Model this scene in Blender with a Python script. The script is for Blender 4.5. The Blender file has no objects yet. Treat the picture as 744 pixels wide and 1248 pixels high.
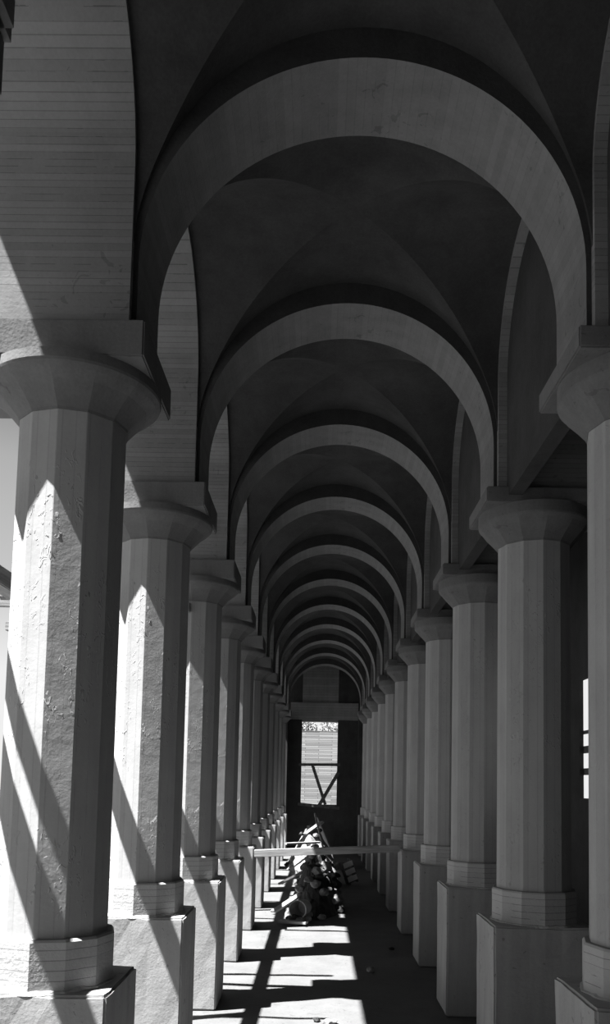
import bpy, bmesh, math, random
from mathutils import Vector, Matrix, noise

random.seed(7)
S = 0.0024                       # metres per building unit (one bay = 1000 units)
CAMH = 1035.0
scene = bpy.context.scene
COL = scene.collection
PI = math.pi

ARC_X, ARC_Z = 76.0, 2227.0       # centre of the transverse arches
# ------------------------------------------------------------ materials
def concrete(name, base=0.36, var=0.10, boards=None, board_w=24.0, board_depth=0.25, bump=0.35,
             spots=0.0, rough=0.9, grain=9.0, stains=0.35, lk=0.45, fine=0.35, scars=0.0):
    """poured concrete. boards: None, 'z' (level board marks) or 'ang' (upright marks)"""
    m = bpy.data.materials.new(name); m.use_nodes = True
    nt = m.node_tree; N = nt.nodes; L = nt.links
    bs = N['Principled BSDF']; bs.inputs['Roughness'].default_value = rough
    bs.inputs['Specular IOR Level'].default_value = 0.25
    tc = N.new('ShaderNodeTexCoord')
    n1 = N.new('ShaderNodeTexNoise'); n1.inputs['Scale'].default_value = 2.3; n1.inputs['Detail'].default_value = 8
    n1.inputs['Roughness'].default_value = 0.62
    L.new(tc.outputs['Object'], n1.inputs['Vector'])
    mp = N.new('ShaderNodeMapping'); mp.inputs['Scale'].default_value = (7, 7, 0.8)
    L.new(tc.outputs['Object'], mp.inputs['Vector'])
    n2 = N.new('ShaderNodeTexNoise'); n2.inputs['Scale'].default_value = 1.6; n2.inputs['Detail'].default_value = 6
    L.new(mp.outputs[0], n2.inputs['Vector'])
    n3 = N.new('ShaderNodeTexNoise'); n3.inputs['Scale'].default_value = grain * 6; n3.inputs['Detail'].default_value = 5
    L.new(tc.outputs['Object'], n3.inputs['Vector'])
    def math_(op, a, b=None, c=None):
        q = N.new('ShaderNodeMath'); q.operation = op
        for i, v in enumerate((a, b, c)):
            if v is None: continue
            if isinstance(v, (int, float)): q.inputs[i].default_value = v
            else: L.new(v, q.inputs[i])
        return q.outputs[0]
    v = math_('MULTIPLY_ADD', n1.outputs[0], var * 2.2, base - var * 1.1)
    v = math_('MULTIPLY_ADD', n2.outputs[0], stains * base, v)
    v = math_('SUBTRACT', v, stains * base * 0.5)
    v = math_('MULTIPLY_ADD', n3.outputs[0], var * 0.9, v)
    v = math_('SUBTRACT', v, var * 0.45)
    height = math_('MULTIPLY', n3.outputs[0], fine)
    height = math_('MULTIPLY_ADD', n1.outputs[0], 0.9, height)
    if boards:
        sx = N.new('ShaderNodeSeparateXYZ'); L.new(tc.outputs['Object'], sx.inputs[0])
        if boards == 'z': u = sx.outputs[2]
        elif boards == 'y':
            u = math_('MULTIPLY', math_('ARCTAN2', math_('SUBTRACT', sx.outputs[2], ARC_Z * S), math_('SUBTRACT', sx.outputs[0], ARC_X * S)), 517 * S)
        else:
            u = math_('MULTIPLY', math_('ARCTAN2', sx.outputs[1], sx.outputs[0]), 137 * S)
        t = math_('DIVIDE', u, board_w * S)
        wn = N.new('ShaderNodeTexWhiteNoise'); wn.noise_dimensions = '1D'
        L.new(math_('FLOOR', t), wn.inputs['W'])
        fr = math_('FRACT', t)
        e = math_('ABSOLUTE', math_('SUBTRACT', fr, 0.5))
        line = math_('GREATER_THAN', e, 0.452)
        wob = N.new('ShaderNodeTexNoise'); wob.inputs['Scale'].default_value = 5; wob.inputs['Detail'].default_value = 4
        L.new(tc.outputs['Object'], wob.inputs['Vector'])
        gate = math_('GREATER_THAN', math_('ADD', wob.outputs[0], math_('MULTIPLY', wn.outputs[0], 0.5)), 0.62)
        line = math_('MULTIPLY', line, gate)
        v = math_('MULTIPLY_ADD', wn.outputs[0], base * board_depth, v)
        v = math_('SUBTRACT', v, math_('MULTIPLY', line, base * lk))
        height = math_('SUBTRACT', height, math_('MULTIPLY', line, lk * 2))
        height = math_('MULTIPLY_ADD', wn.outputs[0], 0.3, height)
    if spots:
        vo = N.new('ShaderNodeTexNoise'); vo.inputs['Scale'].default_value = 11; vo.inputs['Detail'].default_value = 3
        vo.inputs['Distortion'].default_value = 1.5
        L.new(tc.outputs['Object'], vo.inputs['Vector'])
        big = N.new('ShaderNodeTexNoise'); big.inputs['Scale'].default_value = 1.7
        L.new(tc.outputs['Object'], big.inputs['Vector'])
        r = math_('MULTIPLY', math_('GREATER_THAN', vo.outputs[0], 0.66), math_('GREATER_THAN', big.outputs[0], 0.5))
        v = math_('SUBTRACT', v, math_('MULTIPLY', r, spots * base))
        height = math_('SUBTRACT', height, math_('MULTIPLY', r, 1.2))
    if scars:
        ms = N.new('ShaderNodeMapping'); ms.inputs['Scale'].default_value = (1, 1, 0.55)
        L.new(tc.outputs['Object'], ms.inputs['Vector'])
        s1 = N.new('ShaderNodeTexNoise'); s1.inputs['Scale'].default_value = 26; s1.inputs['Detail'].default_value = 2
        s1.inputs['Distortion'].default_value = 1.2; L.new(ms.outputs[0], s1.inputs['Vector'])
        s2 = N.new('ShaderNodeTexNoise'); s2.inputs['Scale'].default_value = 3.1; s2.inputs['Detail'].default_value = 2
        L.new(ms.outputs[0], s2.inputs['Vector'])
        a_ = N.new('ShaderNodeMapRange'); a_.inputs[1].default_value = .60; a_.inputs[2].default_value = .66; L.new(s1.outputs[0], a_.inputs[0])
        b_ = N.new('ShaderNodeMapRange'); b_.inputs[1].default_value = .52; b_.inputs[2].default_value = .60; L.new(s2.outputs[0], b_.inputs[0])
        k_ = math_('MULTIPLY', a_.outputs[0], b_.outputs[0])
        height = math_('MULTIPLY_ADD', k_, scars, height)
    v = math_('MAXIMUM', v, 0.02)
    cc = N.new('ShaderNodeCombineColor')
    for i in range(3): L.new(v, cc.inputs[i])
    L.new(cc.outputs[0], bs.inputs['Base Color'])
    bp = N.new('ShaderNodeBump'); bp.inputs['Strength'].default_value = bump; bp.inputs['Distance'].default_value = 0.02
    L.new(height, bp.inputs['Height']); L.new(bp.outputs[0], bs.inputs['Normal'])
    return m

def plain(name, base, var=0.05, scale=6, stretch=(1, 1, 1), rough=0.85, metal=0.0, bump=0.3):
    m = bpy.data.materials.new(name); m.use_nodes = True
    nt = m.node_tree; N = nt.nodes; L = nt.links
    bs = N['Principled BSDF']; bs.inputs['Roughness'].default_value = rough; bs.inputs['Metallic'].default_value = metal
    bs.inputs['Specular IOR Level'].default_value = 0.25
    tc = N.new('ShaderNodeTexCoord'); mp = N.new('ShaderNodeMapping'); mp.inputs['Scale'].default_value = stretch
    L.new(tc.outputs['Object'], mp.inputs['Vector'])
    n = N.new('ShaderNodeTexNoise'); n.inputs['Scale'].default_value = scale; n.inputs['Detail'].default_value = 7
    L.new(mp.outputs[0], n.inputs['Vector'])
    cr = N.new('ShaderNodeValToRGB')
    lo = max(0.01, base - var); hi = base + var
    cr.color_ramp.elements[0].position = 0.3; cr.color_ramp.elements[0].color = (lo, lo, lo, 1)
    cr.color_ramp.elements[1].position = 0.7; cr.color_ramp.elements[1].color = (hi, hi, hi, 1)
    L.new(n.outputs[0], cr.inputs[0]); L.new(cr.outputs[0], bs.inputs['Base Color'])
    bp = N.new('ShaderNodeBump'); bp.inputs['Strength'].default_value = bump; bp.inputs['Distance'].default_value = 0.01
    L.new(n.outputs[0], bp.inputs['Height']); L.new(bp.outputs[0], bs.inputs['Normal'])
    return m

def brickmat(name):
    m = bpy.data.materials.new(name); m.use_nodes = True
    nt = m.node_tree; N = nt.nodes; L = nt.links
    bs = N['Principled BSDF']; bs.inputs['Roughness'].default_value = 0.9
    tc = N.new('ShaderNodeTexCoord'); mp = N.new('ShaderNodeMapping')
    mp.inputs['Rotation'].default_value = (PI / 2, 0, 0)
    L.new(tc.outputs['Object'], mp.inputs['Vector'])
    b = N.new('ShaderNodeTexBrick'); b.inputs['Scale'].default_value = 1.0
    b.inputs['Brick Width'].default_value = 1.6; b.inputs['Row Height'].default_value = 0.11
    b.inputs['Mortar Size'].default_value = 0.012; b.inputs['Bias'].default_value = 0.0
    b.inputs['Color1'].default_value = (.22, .22, .22, 1); b.inputs['Color2'].default_value = (.42, .42, .42, 1)
    b.inputs['Mortar'].default_value = (.12, .12, .12, 1)
    L.new(mp.outputs[0], b.inputs['Vector'])
    L.new(b.outputs[0], bs.inputs['Base Color'])
    bp = N.new('ShaderNodeBump'); bp.inputs['Strength'].default_value = 0.5; bp.inputs['Distance'].default_value = 0.03
    L.new(b.outputs[1], bp.inputs['Height']); bp.invert = True
    L.new(bp.outputs[0], bs.inputs['Normal'])
    return m

M = dict(
    shaft=concrete('shaft_concrete', 0.340, 0.05, boards='ang', board_w=33.7, board_depth=0.14, spots=0.0, bump=0.35, lk=0.12, fine=0.05, scars=1.8),
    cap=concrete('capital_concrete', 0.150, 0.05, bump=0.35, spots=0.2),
    plinth=concrete('plinth_concrete', 0.340, 0.05, bump=0.5, spots=0.3, stains=0.5, fine=0.15),
    drum=concrete('drum_concrete', 0.380, 0.05, boards='z', board_w=22, board_depth=0.2, bump=0.5, stains=0.2),
    arch=concrete('arch_concrete', 0.180, 0.05, boards='y', board_w=23, board_depth=0.16, bump=0.35, spots=0.25, lk=0.12),
    wall=concrete('board_marked_concrete', 0.200, 0.05, boards='z', board_w=17, board_depth=0.25, bump=0.4, spots=0.25, stains=0.15, lk=0.4, fine=0.1),
    shade_dark=concrete('shade_dark_concrete', 0.050, 0.03, bump=0.3),  # same concrete darkened in colour to imitate unlit vaults and walls
    floor=concrete('floor_concrete', 0.110, 0.03, bump=0.5, spots=0.25, grain=5, stains=0.1),
    ground=concrete('ground_dirt', 0.070, 0.02, bump=0.8, grain=4, stains=0.1),
    lintel=concrete('lintel_concrete', 0.22, 0.05, boards='z', board_w=40, board_depth=0.2),
    mortar=concrete('mortar', 0.45, 0.05, bump=0.7),
    roof=concrete('roof_concrete', 0.15, 0.03),
    timber=plain('weathered_timber', 0.30, 0.10, 5, (0.6, 7, 7)),
    darktimber=plain('dark_timber', 0.10, 0.04, 5, (2, 2, 2)),
    stone=plain('rubble_stone', 0.22, 0.12, 9, bump=0.7),
    darkstone=plain('dark_rubble', 0.035, 0.02, 9, bump=0.7),
    metal=plain('dull_metal', 0.4, 0.08, 7, rough=0.5, metal=0.2),
    leaf=plain('leaves', 0.20, 0.10, 3), bark=plain('bark', 0.12, 0.04, 6),
    lit_wood=plain('lit_tone_wood', 0.75, 0.1, 5),  # crate wood paled in colour to stand in for reflected light
    brick=brickmat('pale_masonry'),
)

# ------------------------------------------------------------ helpers
def link(name, bm, mat, parent=None, loc=(0, 0, 0), rot=(0, 0, 0), smooth=False):
    """bm in building units around its own origin; linked at loc (units)"""
    for v in bm.verts: v.co *= S
    bmesh.ops.recalc_face_normals(bm, faces=bm.faces)
    me = bpy.data.meshes.new(name); bm.to_mesh(me); bm.free()
    me.materials.append(mat)
    if smooth:
        for p in me.polygons: p.use_smooth = True
    o = bpy.data.objects.new(name, me); COL.objects.link(o)
    o.location = Vector(loc) * S; o.rotation_euler = rot
    if parent: o.parent = parent
    return o

def box(bm, x0, x1, y0, y1, z0, z1, bev=0.0):
    r = bmesh.ops.create_cube(bm, size=1)
    for v in r['verts']:
        v.co = Vector(((x0 + x1) / 2 + v.co.x * (x1 - x0), (y0 + y1) / 2 + v.co.y * (y1 - y0), (z0 + z1) / 2 + v.co.z * (z1 - z0)))
    if bev:
        es = set(e for v in r['verts'] for e in v.link_edges)
        bmesh.ops.bevel(bm, geom=list(es), offset=bev, segments=2, affect='EDGES')
    return r['verts']

def extrude_profile(bm, pts, axis, a, b):
    """closed polygon pts (p,q) extruded along axis from a to b. axis 'x': (p,q)=(y,z); 'y': (x,z)"""
    def mk(p, q, t): return Vector((t, p, q)) if axis == 'x' else Vector((p, t, q))
    v0 = [bm.verts.new(mk(p, q, a)) for p, q in pts]
    v1 = [bm.verts.new(mk(p, q, b)) for p, q in pts]
    n = len(pts)
    for i in range(n):
        j = (i + 1) % n
        bm.faces.new((v0[i], v0[j], v1[j], v1[i]))
    bm.faces.new(v0); bm.faces.new(list(reversed(v1)))

def tag(o, label, cat, group=None):
    o['label'] = label; o['category'] = cat
    if group: o['group'] = group
    return o

def struct(o):
    o['kind'] = 'structure'; return o

def empty(name, loc, rotz=0):
    o = bpy.data.objects.new(name, None); COL.objects.link(o)
    o.location = Vector(loc) * S; o.rotation_euler = (0, 0, rotz); o.empty_display_size = 0.1
    return o

def dup(root, loc, keep=None):
    r = root.copy(); COL.objects.link(r); r.location = Vector(loc) * S
    for ch in list(root.children):
        if keep and ch.name.split('.')[0] not in keep: continue
        c = ch.copy(); COL.objects.link(c); c.parent = r
        for g in ch.children:
            d = g.copy(); COL.objects.link(d); d.parent = c
    return r

# ------------------------------------------------------------ layout (units; z from the floor)
D0 = 1930.0                       # first visible pair of columns
NB = 11                           # columns per row in the photo
XL, XR = -612.0, 764.0            # column row axes
HW = 170.0                        # half width of the arcade walls
WL, WR = XL + HW, XR - HW         # inner faces -450 / 588
CX = (WL + WR) / 2; HALF = (WR - WL) / 2
YB = -1070.0; YE = 12480.0        # back wall and end wall faces
Z_PL, Z_DR, Z_NECK, Z_RIM, Z_AB = 570, 682, 1872, 1962, 2064
Z_CROWN = 2745.0                  # transverse arch crown
Z_LONG = 2805.0                   # arcade arch crown
R_LONG = 360.0
Z_ROOF = 2900.0
Z_VAULT = 2822.0

# ------------------------------------------------------------ columns
PH = 0.0
def ngon_pt(a, n, r):
    a = a + PH
    """radius of a regular n-gon (vertex at angle 0, circumradius r) in direction a"""
    k = 2 * PI / n
    t = (a % k) - k / 2
    return r * math.cos(k / 2) / math.cos(t)

def make_column(seed, side):
    Z_NECK, Z_RIM = (1872, 1962) if side == 0 else (1890, 1980)
    Z_AB0 = 1978 if side == 0 else 2012
    rnd = random.Random(seed)
    t = empty('concrete_column', (0, 0, 0))
    # plinth: a slightly rough cast block
    bm = bmesh.new()
    vs = box(bm, -HW, HW, -150, 150, 0, Z_PL)
    bmesh.ops.bevel(bm, geom=bm.edges[:], offset=6, segments=2, affect='EDGES')
    bmesh.ops.triangulate(bm, faces=[f for f in bm.faces if f.calc_area() > 20000])
    bmesh.ops.subdivide_edges(bm, edges=[e for e in bm.edges if e.calc_length() > 60], cuts=5, use_grid_fill=True)
    for v in bm.verts:
        if v.co.z > 1:
            nn = noise.noise_vector(v.co * 0.02 + Vector((seed, 0, 0)))
            v.co += Vector((nn.x, nn.y, nn.z * 1.0)) * (2.5 if v.co.z < Z_PL - 20 else 4.0)
    pl = link('plinth', bm, M['plinth'], t)
    # base drum, twelve sided
    bm = bmesh.new()
    ring(bm, [(Z_PL - 6, 146), (Z_DR - 6, 146), (Z_DR, 141)], 12, PH)
    link('base_drum', bm, M['drum'], t)
    # bead of spilled mortar round the foot of the drum
    bm = bmesh.new()
    nseg = 96; prof = []
    for i in range(nseg):
        a = 2 * PI * i / nseg
        r0 = ngon_pt(a, 12, 146)
        w = 6 + 10 * max(0, noise.noise(Vector((math.cos(a) * 3, math.sin(a) * 3, seed)))) + 3 * rnd.random()
        h = 5 + 7 * max(0, noise.noise(Vector((math.cos(a) * 5, math.sin(a) * 5, seed + 9)))) + 2 * rnd.random()
        lim = min(168 / max(abs(math.cos(a)), 1e-4), 149.5 / max(abs(math.sin(a)), 1e-4))
        r1 = min(r0 + w, lim)
        c, s = math.cos(a), math.sin(a)
        prof.append([bm.verts.new((c * (r0 - 4), s * (r0 - 4), Z_PL - 4)), bm.verts.new((c * r1, s * r1, Z_PL - 4)),
                     bm.verts.new((c * (r1 - 2), s * (r1 - 2), Z_PL + h * 0.5)), bm.verts.new((c * (r0 - 4), s * (r0 - 4), Z_PL + h))])
    for i in range(nseg):
        p, q = prof[i], prof[(i + 1) % nseg]
        for k in range(4): bm.faces.new((p[k], q[k], q[(k + 1) % 4], p[(k + 1) % 4]))
    link('mortar_bead', bm, M['mortar'], pl)
    # shaft, twelve sided
    bm = bmesh.new()
    ring(bm, [(Z_DR - 4, 130), (1200, 129), (Z_NECK + 6, 128)], 12, PH)
    es = [e for e in bm.edges if abs(e.verts[0].co.z - e.verts[1].co.z) > 50]
    bmesh.ops.bevel(bm, geom=es, offset=1.6, segments=1, affect='EDGES')
    link('shaft', bm, M['shaft'], t)
    # bell capital: twelve sided at the neck, round at the rim
    bm = bmesh.new()
    rr = 206 if side == 0 else 196
    lev = [(Z_NECK, 130, 1), (Z_NECK + 6, 132, 1), (Z_NECK + 28, 151, .9), (Z_NECK + 52, 174, .6), (Z_NECK + 68, rr - 11, .25),
           (Z_RIM - 12, rr - 2, 0), (Z_RIM - 6, rr, 0), (Z_AB0, rr, 0)]
    n = 72; rows = []
    for z, r, b in lev:
        rows.append([bm.verts.new((math.cos(2 * PI * i / n) * (b * ngon_pt(2 * PI * i / n, 12, r) + (1 - b) * r),
                                   math.sin(2 * PI * i / n) * (b * ngon_pt(2 * PI * i / n, 12, r) + (1 - b) * r), z)) for i in range(n)])
    for a, b in zip(rows, rows[1:]):
        for i in range(n): bm.faces.new((a[i], a[(i + 1) % n], b[(i + 1) % n], b[i]))
    bm.faces.new(rows[0]); bm.faces.new(rows[-1])
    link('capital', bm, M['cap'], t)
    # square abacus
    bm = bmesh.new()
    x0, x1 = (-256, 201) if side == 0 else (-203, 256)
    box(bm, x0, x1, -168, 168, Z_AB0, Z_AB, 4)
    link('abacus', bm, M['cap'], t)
    return t

def ring(bm, lev, n, ph=0.0):
    rows = [[bm.verts.new((math.cos(2 * PI * i / n + ph) * r, math.sin(2 * PI * i / n + ph) * r, z)) for i in range(n)] for z, r in lev]
    for a, b in zip(rows, rows[1:]):
        for i in range(n): bm.faces.new((a[i], a[(i + 1) % n], b[(i + 1) % n], b[i]))
    bm.faces.new(list(reversed(rows[0]))); bm.faces.new(rows[-1])

ORD = ['nearest', 'second', 'third', 'fourth', 'fifth', 'sixth', 'seventh', 'eighth', 'ninth', 'tenth', 'eleventh']
extraL = {0: 'with sun blazing on its faces and two slanting bar shadows', 1: 'sunlit above a broad rough plinth, one slanting shadow',
          2: 'with a thin sunlit strip under its bell capital', 4: 'where the pale timber beam ends',
          10: 'beside the dark far wall'}
extraR = {0: 'cut by the picture edge', 1: 'grey and unlit with its whole bell capital showing', 2: 'in shade, plinth foot just showing',
          4: 'carrying the dark end of the beam', 10: 'beside the dark far wall'}
for side, X, nm, ex in ((0, XL, 'sunlit left row', extraL), (1, XR, 'shaded right row', extraR)):
    proto = make_column(side * 50 + 3, side)
    for k in range(NB):
        o = proto if k == 0 else dup(proto, (0, 0, 0))
        o.location = Vector((X, D0 + 1000 * k, 0)) * S
        if k == 0: lab = 'nearest many-sided concrete column of the ' + nm
        elif k == NB - 1: lab = 'farthest many-sided concrete column of the ' + nm
        else: lab = ORD[k] + ' many-sided concrete column from the front in the ' + nm
        if k in ex: lab += ', ' + ex[k]
        tag(o, ' '.join(lab.split()[:16]), 'column', 'columns of the ' + nm)
    # the pair beside the camera, just outside the frame, carries the nearest arches
    o = dup(proto, (X, D0 - 1000, 0), keep=('plinth', 'base_drum', 'shaft', 'capital'))
    bm = bmesh.new(); box(bm, -150, 150, -140, 140, Z_RIM + 16, Z_AB, 4); link('abacus', bm, M['cap'], o)
    for ch in o.children:
        if ch.name.startswith('capital'): ch.scale = (0.78, 0.78, 1)
    tag(o, 'concrete column beside the viewer, one bay in front of the ' + nm, 'column', 'columns of the ' + nm)

# ------------------------------------------------------------ arcade walls (setting)
def arcade_wall(name, x0, x1, oy):
    bm = bmesh.new()
    y = YB
    c = D0 - 2000 + 0.0
    centres = [D0 - 1500 + 1000 * k for k in range(-2, NB + 2)]
    for cy in centres:
        pts = []
        a, b = cy - 500, cy + 500
        if a > YE: continue
        b = min(b, YE); a = max(a, YB)
        pts.append((a, Z_AB))
        if cy - R_LONG > a: pts.append((cy - R_LONG, Z_AB))
        zs = Z_LONG - R_LONG
        n = 28
        for i in range(n + 1):
            th = PI - PI * i / n
            yy = cy + R_LONG * math.cos(th); zz = zs + R_LONG * math.sin(th)
            if a + 2 < yy < b - 2: pts.append((yy, zz))
        if cy + R_LONG < b: pts.append((cy + R_LONG, Z_AB)); pts.append((b, Z_AB))
        else: pts.append((b, zs + 60))
        pts.append((b, Z_ROOF)); pts.append((a, Z_ROOF))
        extrude_profile(bm, pts, 'x', x0, x1)
    return struct(link(name, bm, M['wall']))

arcade_wall('wall_left', XL - HW, XL + HW - 12, 0)
arcade_wall('wall_right', XR - HW + 12, XR + HW, 0)
# the right arcade is closed by recessed lunette panels above the capitals
bm = bmesh.new()
for k in range(-1, NB):
    cy = D0 - 500 + 1000 * k
    pts = [(cy - R_LONG - 6, Z_AB - 30)]
    for i in range(25):
        th = PI - PI * i / 24
        pts.append((cy + (R_LONG + 6) * math.cos(th), Z_LONG - R_LONG + (R_LONG + 6) * math.sin(th)))
    pts.append((cy + R_LONG + 6, Z_AB - 30))
    extrude_profile(bm, pts, 'x', XR - HW + 42, XR - HW + 90)
struct(link('wall_lunettes', bm, M['shade_dark']))

# ------------------------------------------------------------ transverse arches
def arch_mesh():
    bm = bmesh.new()
    r = HALF; zs = Z_CROWN - r
    pts = []
    n = 56
    pts.append((CX - r, Z_AB))
    for i in range(n + 1):
        th = PI - PI * i / n
        pts.append((CX + r * math.cos(th), zs + r * math.sin(th)))
    pts.append((CX + r, Z_AB))
    # outer edge back
    R2 = r + 22; H2 = Z_VAULT - zs + 8
    pts.append((CX + R2, Z_AB))
    for i in range(n + 1):
        th = PI * i / n
        pts.append((CX + R2 * math.cos(th), zs + H2 * math.sin(th)))
    pts.append((CX - R2, Z_AB))
    m = len(pts) // 2
    y0, y1 = -118, 118
    inner = pts[:n + 3]; outer = list(reversed(pts[n + 3:]))
    vi0 = [bm.verts.new((p, y0, q)) for p, q in inner]; vi1 = [bm.verts.new((p, y1, q)) for p, q in inner]
    vo0 = [bm.verts.new((p, y0, q)) for p, q in outer]; vo1 = [bm.verts.new((p, y1, q)) for p, q in outer]
    for i in range(len(inner) - 1):
        bm.faces.new((vi0[i], vi0[i + 1], vi1[i + 1], vi1[i])); bm.faces.new((vo0[i], vo0[i + 1], vo1[i + 1], vo1[i]))
        for f in (bm.faces.new((vi0[i], vi0[i + 1], vo0[i + 1], vo0[i])), bm.faces.new((vi1[i], vi1[i + 1], vo1[i + 1], vo1[i]))): f.material_index = 1  # front and back faces get the concrete with shade in its colour
    for i in (0, -1): bm.faces.new((vi0[i], vo0[i], vo1[i], vi1[i]))
    return bm
a0 = None
for k in range(-1, NB):
    if a0 is None: a0 = link('concrete_arch', arch_mesh(), M['arch']); a0.data.materials.append(M['shade_dark']); o = a0
    else: o = a0.copy(); COL.objects.link(o)
    o.location = Vector((0, D0 + 1000 * k, 0)) * S
    if k == -1: lab = 'round concrete arch directly over the viewer, out of the picture'
    elif k == 0: lab = 'largest and nearest round concrete arch, sweeping to the top of the picture'
    elif k == NB - 1: lab = 'smallest farthest round concrete arch, just before the dark far wall'
    else: lab = ORD[k] + ' round concrete arch from the front, spanning the two ' + ORD[k] + ' columns'
    tag(o, lab, 'arch', 'round arches across the arcade')

# ------------------------------------------------------------ groin vaults (setting: ceiling)
bm = bmesh.new()
RN = HALF + 14; RC = R_LONG + 12
B1 = Z_CROWN - HALF; B2 = Z_LONG - R_LONG
def wx(h): u = min(1, max(0, (h - B1) / (Z_VAULT - B1))); return RN * math.sqrt(max(0, 1 - u * u))
def wy(h): u = min(1, max(0, (h - B2) / (Z_VAULT - B2))); return RC * math.sqrt(max(0, 1 - u * u))
shared = [B2 + (Z_VAULT - B2) * math.sin(PI / 2 * i / 18) for i in range(19)]
low = [B1 + (B2 - B1) * i / 8 for i in range(8)]
hx = low + shared
xs = [(CX - wx(h), h) for h in hx] + [(CX + wx(h), h) for h in reversed(hx[:-1])]
for k in range(-3, NB):
    cy = D0 + 500 + 1000 * k
    ys = [(-500, -1), (-440, -1), (-RC - .5, -1)] + [(-wy(h), h) for h in shared] + [(wy(h), h) for h in reversed(shared[:-1])] + [(RC + .5, -1), (440, -1), (500, -1)]
    ys = [(cy + y, h) for y, h in ys if YB - 10 <= cy + y <= YE + 12]
    if len(ys) < 2: continue
    grid = [[bm.verts.new((x, y, max(ha, hb))) for x, ha in xs] for y, hb in ys]
    for j in range(len(ys) - 1):
        for i in range(len(xs) - 1):
            a_, b_, c_, d_ = grid[j][i], grid[j][i + 1], grid[j + 1][i + 1], grid[j + 1][i]
            if abs(xs[i][1] - ys[j][1]) < 1e-6 and abs(xs[i + 1][1] - ys[j + 1][1]) < 1e-6:
                bm.faces.new((a_, b_, c_)); bm.faces.new((a_, c_, d_))
            elif abs(xs[i + 1][1] - ys[j][1]) < 1e-6 and abs(xs[i][1] - ys[j + 1][1]) < 1e-6:
                bm.faces.new((a_, b_, d_)); bm.faces.new((b_, c_, d_))
            else: bm.faces.new((a_, b_, c_, d_))
o = link('ceiling', bm, M['shade_dark'], smooth=False); struct(o)
bm = bmesh.new()
box(bm, -1030, 1400, YB - 60, YE + 200, Z_ROOF, Z_ROOF + 120)
struct(link('roof', bm, M['roof']))

# ------------------------------------------------------------ end wall with its opening, side aisle, back wall, floor
bm = bmesh.new()
ox0, ox1, oz0, oz1 = -262, 287, 690, 1955
box(bm, -782, ox0, YE, YE + 180, 0, Z_ROOF)
box(bm, -782, -474, YE - 170, YE, 0, Z_AB)
box(bm, 594, 900, YE - 170, YE, 0, Z_AB)
box(bm, ox1, 1400, YE, YE + 180, 0, Z_ROOF)
box(bm, ox0, ox1, YE, YE + 180, 0, oz0)
struct(link('wall_far', bm, M['shade_dark']))
bm = bmesh.new(); box(bm, ox0, ox1, YE, YE + 180, oz1, Z_ROOF)
box(bm, -440, 590, YE - 30, YE, oz1 + 25, 2240)
struct(link('trim_1', bm, M['lintel']))
XA = 1260
bm = bmesh.new()
wy0, wy1, wz0, wz1 = 3150, 3985, 985, 1555
box(bm, XA, XA + 20, YB, wy0, 0, Z_ROOF); box(bm, XA, XA + 20, wy1, YE + 180, 0, Z_ROOF)
box(bm, XA, XA + 20, wy0, wy1, 0, wz0); box(bm, XA, XA + 20, wy0, wy1, wz1, Z_ROOF)
for k in range(NB + 1):       # shallow piers on the aisle wall
    yy = D0 + 1000 * k + 330
    if yy < YE: box(bm, XA - 40, XA, yy - 60, yy + 60, 0, Z_ROOF)
struct(link('wall_aisle', bm, M['shade_dark']))
bm = bmesh.new(); box(bm, -760, 1400, YB - 100, YB, 0, Z_ROOF); struct(link('wall_back', bm, M['shade_dark']))

bm = bmesh.new()
nx, ny = 60, 260
X0, X1 = -800, 1390
g = [[bm.verts.new((X0 + (X1 - X0) * i / nx, YB + (YE + 160 - YB) * j / ny,
      -4 + 4 * noise.noise(Vector((X0 + (X1 - X0) * i / nx, YB + (YE - YB) * j / ny, 0)) * 0.006)
      )) for i in range(nx + 1)] for j in range(ny + 1)]
for j in range(ny):
    for i in range(nx): bm.faces.new((g[j][i], g[j][i + 1], g[j + 1][i + 1], g[j + 1][i]))
o = struct(link('floor', bm, M['floor'], smooth=True))
bm = bmesh.new()
box(bm, -40000, 40000, -40000, 60000, -60, -30)
struct(link('ground', bm, M['ground']))

# boards nailed outside the aisle window
for (z, h, lab) in ((1302, 16, 'topmost thin board across the narrow bright side opening'),
                    (1218, 34, 'middle board across the narrow bright side opening'),
                    (1112, 32, 'lowest board across the narrow bright side opening')):
    bm = bmesh.new(); box(bm, 0, 14, 0, 1000, -h / 2, h / 2, 1)
    tag(link('timber_board', bm, M['darktimber'], loc=(XA + 20, wy0 - 80, z)), lab, 'board', 'boards across the side opening')

# timber braces in the end opening
def bar(name, p, q, w, d, mat, label=None, cat=None, group=None, parent=None, taper=1.0):
    p, q = Vector(p), Vector(q); v = q - p; L = v.length
    bm = bmesh.new(); box(bm, 0, L, -w / 2, w / 2, -d / 2, d / 2, min(w, d) * 0.06)
    o = link(name, bm, mat, parent, loc=p)
    x = v.normalized(); up = Vector((0, 0, 1)) if abs(x.z) < 0.9 else Vector((0, 1, 0))
    y = up.cross(x).normalized(); z = x.cross(y)
    o.matrix_basis = Matrix.Translation(p * S) @ Matrix((x, y, z)).transposed().to_4x4()
    if label: tag(o, label, cat, group)
    return o
def px(x, y, D):
    return ((x - 388) * D, D * 1000, CAMH + (953 - y) * D)
YW = 12.40
G = 'braces in the far opening'
bar('timber_brace', (-300, 12467, CAMH + 20.5 * 12.5), (330, 12467, CAMH + 21.5 * 12.5), 24, 42, M['darktimber'], 'upper level timber across the far bright opening', 'brace', G)
bar('timber_brace', (-300, 12467, CAMH - 27 * 12.5), (330, 12467, CAMH - 31 * 12.5), 24, 46, M['darktimber'], 'lower level timber across the foot of the far opening', 'brace', G)
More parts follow.
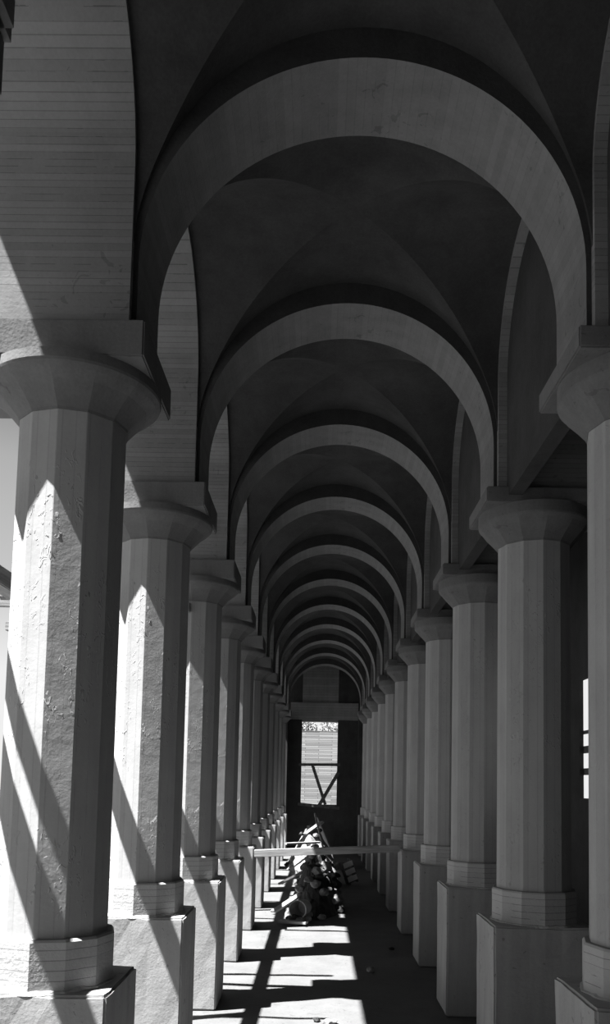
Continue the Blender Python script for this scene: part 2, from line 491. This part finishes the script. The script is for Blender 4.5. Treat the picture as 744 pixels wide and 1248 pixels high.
bar('timber_brace', (-90, 12444, CAMH + 20 * 12.5), (115, 12444, CAMH - 27 * 12.5), 46, 20, M['darktimber'], 'diagonal timber leaning from upper left inside the far opening', 'brace', G)
bar('timber_brace', (15, 12422, CAMH - 29 * 12.5), (305, 12422, CAMH + 12 * 12.5), 22, 52, M['darktimber'], 'diagonal timber rising to the right jamb of far opening', 'brace', G)

# ------------------------------------------------------------ outside, beyond the end: pale building, trees
b = empty('masonry_building', (0, 20600, -30))
tag(b, 'pale coursed masonry building seen through the far opening', 'building')
bm = bmesh.new(); box(bm, -2600, 3200, 0, 1500, 0, 2330)
link('wall', bm, M['brick'], b)
bm = bmesh.new(); box(bm, -2640, 3240, -3, 1530, 2330, 2345)
link('coping', bm, M['roof'], b)
def tree(loc, h, r, label, seed):
    rnd = random.Random(seed)
    t = empty('tree', loc); tag(t, label, 'tree', 'trees behind the pale building')
    bm = bmesh.new(); ring(bm, [(0, 60), (h * 0.5, 42), (h * 0.85, 20)], 10); link('trunk', bm, M['bark'], t)
    bm = bmesh.new()
    for i in range(1700):
        u = Vector((rnd.gauss(0, 1), rnd.gauss(0, 1), rnd.gauss(0, 1))).normalized() * (rnd.random() ** 0.4)
        c = Vector((u.x * r, u.y * r, h * 0.75 + u.z * r * 0.75))
        s = rnd.uniform(22, 48)
        ax = Vector((rnd.gauss(0, 1), rnd.gauss(0, 1), rnd.gauss(0, 1))).normalized(); bx_ = ax.orthogonal().normalized()
        q = [c + ax * s, c + bx_ * s * .5, c - ax * s, c - bx_ * s * .5]
        bm.faces.new([bm.verts.new(p) for p in q])
    link('crown', bm, M['leaf'], t)
tree((-560, 23400, -30), 3400, 540, 'leafy tree over the left of the pale building roof', 1)
tree((620, 24900, -30), 3600, 620, 'leafy tree over the right of the pale building roof', 2)

# ------------------------------------------------------------ scaffold on the sunny side (casts the bar shadows)
sc = empty('timber_scaffold', (-1300, 3000, -30))
tag(sc, 'timber scaffold standing outside the left arches, throwing bar shadows', 'scaffold')
o3 = Vector((-1300, 3000, -30))
def sbar(name, p, q, w, d):
    o = bar(name, Vector(p) - o3, Vector(q) - o3, w, d, M['timber'], parent=sc)
ZB = 1623
for y in (700, 3480, 6480, 9480, 12000):
    sbar('post', (-1034, y, -30), (-1034, y, 1780), 46, 46)
    sbar('post', (-1560, y, -30), (-1560, y, 2100), 46, 46)
sbar('ledger', (-975, -500, ZB), (-975, 12350, ZB), 58, 58)
sbar('ledger', (-1530, -500, 1990), (-1530, 12350, 1990), 30, 30)
sbar('ledger', (-1000, 300, 1932), (-1000, 2130, 1905), 38, 38)
for y in (5900, 7900): sbar('post', (-1034, y, -30), (-1034, y, 2800), 46, 46)  # unseen posts added to hold the shading panel
for i, zz in enumerate((2130, 2225, 2320, 2415, 2510, 2605, 2700)):  # unseen board panel, added only to throw shade on the dark heap
    sbar('board', (-998, 5840 + 35 * (i % 3), zz), (-998, 7960 - 60 * (i % 2), zz), 20, 93)
for (D, h, w, x0, x1, dd) in ((3.70, 1760, 26, -1560, -700, 10), (4.06, 1840, 44, -1560, -620, 25), (4.27, 1770, 46, -1560, -700, -10), (4.50, 1800, 36, -1560, -680, 15),
                          (5.14, 1790, 60, -1560, -640, -20), (6.3, 1760, 34, -1560, -700, -10), (7.2, 1760, 34, -1560, -700, 20), (8.4, 1760, 40, -1560, -700, 0), (9.7, 1760, 40, -1560, -700, 0)):
    y = D * 1000 - 0.16 * h
    sbar('putlog', (x0, y - dd, h), (x1, y + dd, h), w, w)

# ------------------------------------------------------------ debris in the arcade
bar('timber_beam', (-434, 5760, 530), (574, 5760, 588), 40, 50, M['timber'], 'long squared timber beam lying across the arcade above the rubble', 'beam')

def rock(r, seed, sq=(1, 1, .7)):
    bm = bmesh.new(); bmesh.ops.create_icosphere(bm, subdivisions=2, radius=r)
    for v in bm.verts:
        nn = noise.noise(v.co / r * 1.3 + Vector((seed * 3.1, 0, 0)))
        v.co *= 1 + 0.45 * nn
        v.co = Vector((v.co.x * sq[0], v.co.y * sq[1], v.co.z * sq[2]))
    zmin = min(v.co.z for v in bm.verts)
    for v in bm.verts: v.co.z -= zmin
    return bm
# heaps: earth mounds (uncountable) with stones on them
def mound(cx, cy, rx, ry, h, label, mat, seed):
    bm = bmesh.new(); n = 36; m_ = 14
    rows = []
    for j in range(m_ + 1):
        u = j / m_
        row = []
        for i in range(n):
            a = 2 * PI * i / n
            f = ((math.cos(u * PI) + 1) / 2) ** 0.7
            z = h * f + (55 * noise.noise(Vector((math.cos(a) * u * 4, math.sin(a) * u * 9, seed)))) * (1 - u) * 2
            row.append(bm.verts.new((math.cos(a) * rx * u * (1 + .35 * noise.noise(Vector((math.cos(a), math.sin(a), seed + 4)))), math.sin(a) * ry * u, max(z, -8) if j < m_ else -10)))
        rows.append(row)
    for a, b_ in zip(rows, rows[1:]):
        for i in range(n): bm.faces.new((a[i], a[(i + 1) % n], b_[(i + 1) % n], b_[i]))
    o = link('rubble_heap', bm, mat, loc=(cx, cy, 0)); o['kind'] = 'stuff'
    tag(o, label, 'rubble'); return o
mound(0, 7000, 225, 720, 400, 'dark heap of earth and rubble under the timber beam', M['darkstone'], 3)
mound(-60, 10300, 330, 900, 470, 'tall pale rubble heap in front of the far wall', M['stone'], 8)
mound(20, 8500, 250, 700, 250, 'low middle ridge of dark rubble behind the beam', M['darkstone'], 5)
def hz(x, y):
    z = 0
    for cx, cy, rx, ry, h in ((0, 7000, 225, 720, 400), (-60, 10300, 330, 900, 470), (20, 8500, 250, 700, 250)):
        u = math.hypot((x - cx) / rx, (y - cy) / ry)
        if u < 1: z = max(z, h * ((math.cos(u * PI) + 1) / 2) ** 0.7)
    return z
rnd = random.Random(11)
protos = [link('rubble_stone', rock(40, s, (1, 1.1, .65 + .1 * (s % 3))), M['stone'] if s % 3 else M['darkstone']) for s in range(6)]
spots = [(-150, 6180, 1.1), (-112, 6120, .8), (-180, 6350, 1.2), (-85, 6040, .7), (-200, 6250, .7), (-60, 6190, .8), (-130, 6420, 1.0), (170, 7700, 1.0), (185, 7200, 1.0), (190, 6650, 1.1), (150, 8200, .9),
         (60, 3590, .55), (15, 3660, .4), (90, 3640, .35), (310, 4620, .5), (480, 5250, .4)]
while len(spots) < 96:
    c = rnd.choice(((0, 6900, 215, 640), (0, 6700, 200, 500), (20, 7000, 200, 600), (-60, 10000, 300, 900), (-60, 9800, 250, 800), (20, 8500, 220, 700)))
    a = rnd.uniform(0, 2 * PI); u = rnd.uniform(.1, .95)
    spots.append((c[0] + c[2] * u * math.cos(a), c[1] + c[3] * u * math.sin(a), rnd.uniform(.5, 1.3)))
WHERE = [('near the upturned pail', 0, 6600), ('on the dark heap below the beam', 6600, 7800), ('on the middle ridge behind the beam', 7800, 9200), ('on the tall pale heap by the far wall', 9200, 20000)]
first = [True] * 6
for i, (x, y, s) in enumerate(spots):
    k = i % 6
    o = protos[k] if first[k] else protos[k].copy()
    if first[k]: first[k] = False
    else: COL.objects.link(o)
    o.location = Vector((x, y, hz(x, y) - 5)) * S; o.scale = (s, s, s); o.rotation_euler = (0, 0, rnd.uniform(0, 6))
    if i in (11, 12, 13): tag(o, ('largest', 'middle-sized', 'smallest')[i - 11] + ' of three stones alone on the sunlit floor in front', 'stone', 'stones on the open floor'); continue
    if i in (14, 15): tag(o, ('nearer', 'farther')[i - 14] + ' small stone alone on the shaded floor at right', 'stone', 'stones on the shaded floor'); continue
    w = next(w for w, a, b_ in WHERE if a <= y < b_)
    tag(o, 'one of many broken stones lying ' + w, 'stone', 'broken stones ' + w)

# planks in the debris
P = 'loose planks in the rubble'
bar('plank', (-265, 6080, 16), (-60, 6010, 22), 60, 18, M['timber'], 'short sunlit plank flat on floor before the rubble', 'plank', P)
bar('plank', (-330, 6500, 18), (-120, 6800, 120), 55, 16, M['timber'], 'sunlit plank sloping up onto the dark heap from the left', 'plank', P)
bar('plank', (-330, 7600, 100), (60, 7350, 330), 60, 18, M['darktimber'], 'dark plank propped on the heap just behind the beam', 'plank', P)
bar('plank', (-350, 9350, 330), (30, 9500, 345), 60, 22, M['timber'], 'level sunlit plank on the tall pale heap', 'plank', P)
bar('plank', (-140, 9700, 420), (60, 9900, 560), 60, 22, M['timber'], 'tilted plank sticking up from top of the pale heap', 'plank', P)
bar('pole', (170, 6850, 60), (-30, 9000, 690), 16, 16, M['timber'], 'thin pole leaning back over the dark rubble toward far opening', 'pole')

# slatted crate leaning at right
c = empty('crate', (392, 8500, 0), 0.35)
tag(c, 'small pale slatted crate standing in the right shade by the rubble', 'crate')
for i in range(3):
    bm = bmesh.new(); box(bm, -52, 52, -8, 0, 40 + i * 75, 92 + i * 75, 2)
    q = link('slat', bm, M['lit_wood'], c); q.rotation_euler = (0, -0.35, 0)
bm = bmesh.new(); box(bm, -55, -35, 0, 90, 10, 255, 2); box(bm, 35, 55, 0, 90, 10, 255, 2); box(bm, -35, 35, 60, 90, 10, 40, 2)
q = link('frame', bm, M['darktimber'], c); q.rotation_euler = (0, -0.35, 0)

# pail lying on its side with its mouth towards us
p = empty('metal_pail', (-80, 6300, 92), 0)
tag(p, 'metal pail lying on its side at foot of the dark heap', 'pail')
bm = bmesh.new()
n = 40; prof = [(0, 0), (52, 0), (54, 4), (66, 150), (70, 152), (70, 157), (63, 157), (50, 8), (0, 8)]
rows = [[bm.verts.new((r * math.cos(2 * PI * i / n), r * math.sin(2 * PI * i / n), z)) for i in range(n)] for r, z in prof[1:-1]]
for a, b_ in zip(rows, rows[1:]):
    for i in range(n): bm.faces.new((a[i], a[(i + 1) % n], b_[(i + 1) % n], b_[i]))
bm.faces.new(rows[0]); bm.faces.new(rows[-1])
q = link('pail_body', bm, M['metal'], p, smooth=False); q.rotation_euler = (PI / 2, 0, -0.35)
bm = bmesh.new()
pts = [Vector((70 * math.cos(a), 150 + 30 * math.sin(a), 0)) for a in [PI * i / 16 for i in range(17)]]
prev = None
for i, c_ in enumerate(pts):
    d = (pts[min(i + 1, 16)] - pts[max(i - 1, 0)]).normalized(); nrm = Vector((-d.y, d.x, 0))
    r_ = [bm.verts.new(c_ + nrm * 3 * math.cos(t) + Vector((0, 0, 1)) * 3 * math.sin(t)) for t in [2 * PI * k / 6 for k in range(6)]]
    if prev:
        for k in range(6): bm.faces.new((prev[k], prev[(k + 1) % 6], r_[(k + 1) % 6], r_[k]))
    prev = r_
q2 = link('handle', bm, M['metal'], p); q2.rotation_euler = (-0.5, 0, PI - 0.35 )
q2.location = (0, 0, -0.02)

# ------------------------------------------------------------ light
sun = bpy.data.lights.new('sun', 'SUN'); sun.energy = 28.0; sun.angle = math.radians(0.55)
so = bpy.data.objects.new('sun', sun); COL.objects.link(so)
d = Vector((0.43, 0.16, -1)).normalized()
so.rotation_euler = d.to_track_quat('-Z', 'Y').to_euler(); so.location = (-20, -5, 30)
w = bpy.data.worlds.new('World'); scene.world = w; w.use_nodes = True
nt = w.node_tree; N = nt.nodes; L = nt.links
bg = N['Background']; bg.inputs[1].default_value = 1.0
tc = N.new('ShaderNodeTexCoord'); sx = N.new('ShaderNodeSeparateXYZ'); L.new(tc.outputs['Generated'], sx.inputs[0])
cr = N.new('ShaderNodeValToRGB'); L.new(sx.outputs[2], cr.inputs[0])
# hazy white horizon, deeper (darker in black and white) sky overhead
E_ = cr.color_ramp.elements
E_[0].position = 0.0; E_[0].color = (.9, .9, .9, 1)
E_[1].position = 0.7; E_[1].color = (.07, .07, .07, 1)
for p, v in ((0.12, .9), (0.22, .6), (0.35, .45), (0.47, .12)):
    e = E_.new(p); e.color = (v, v, v, 1)
L.new(cr.outputs[0], bg.inputs[0])

# ------------------------------------------------------------ camera from the photograph's vanishing points
F = 1000.0; PX, PY = 372.0, 873.0
def cdir(x, y): return Vector((x - PX, -(y - PY), -F)).normalized()      # camera axes: x right, y up, -z forward
fw = cdir(388, 953)
up = Vector((644 - PX, (11650 + PY), -F)).normalized()
up = (up - fw * up.dot(fw)).normalized()
rt = fw.cross(up).normalized()
# rows: world axes expressed in camera axes -> camera matrix (world from camera) is the transpose
R = Matrix((rt, fw, up))
cam = bpy.data.cameras.new('camera'); co = bpy.data.objects.new('camera', cam); COL.objects.link(co)
co.matrix_world = Matrix.Translation((0, 0, CAMH * S)) @ R.to_4x4()
cam.sensor_fit = 'VERTICAL'; cam.sensor_height = 36; cam.sensor_width = 36
cam.lens = F * 36 / 1248.0
cam.shift_x = (372 - PX) / 1248.0; cam.shift_y = (PY - 624) / 1248.0
cam.clip_start = 0.05; cam.clip_end = 500
scene.camera = co
vs = scene.view_settings
vs.view_transform = 'Standard'; vs.look = 'None'; vs.gamma = 1; vs.exposure = -0.05; vs.use_curve_mapping = False
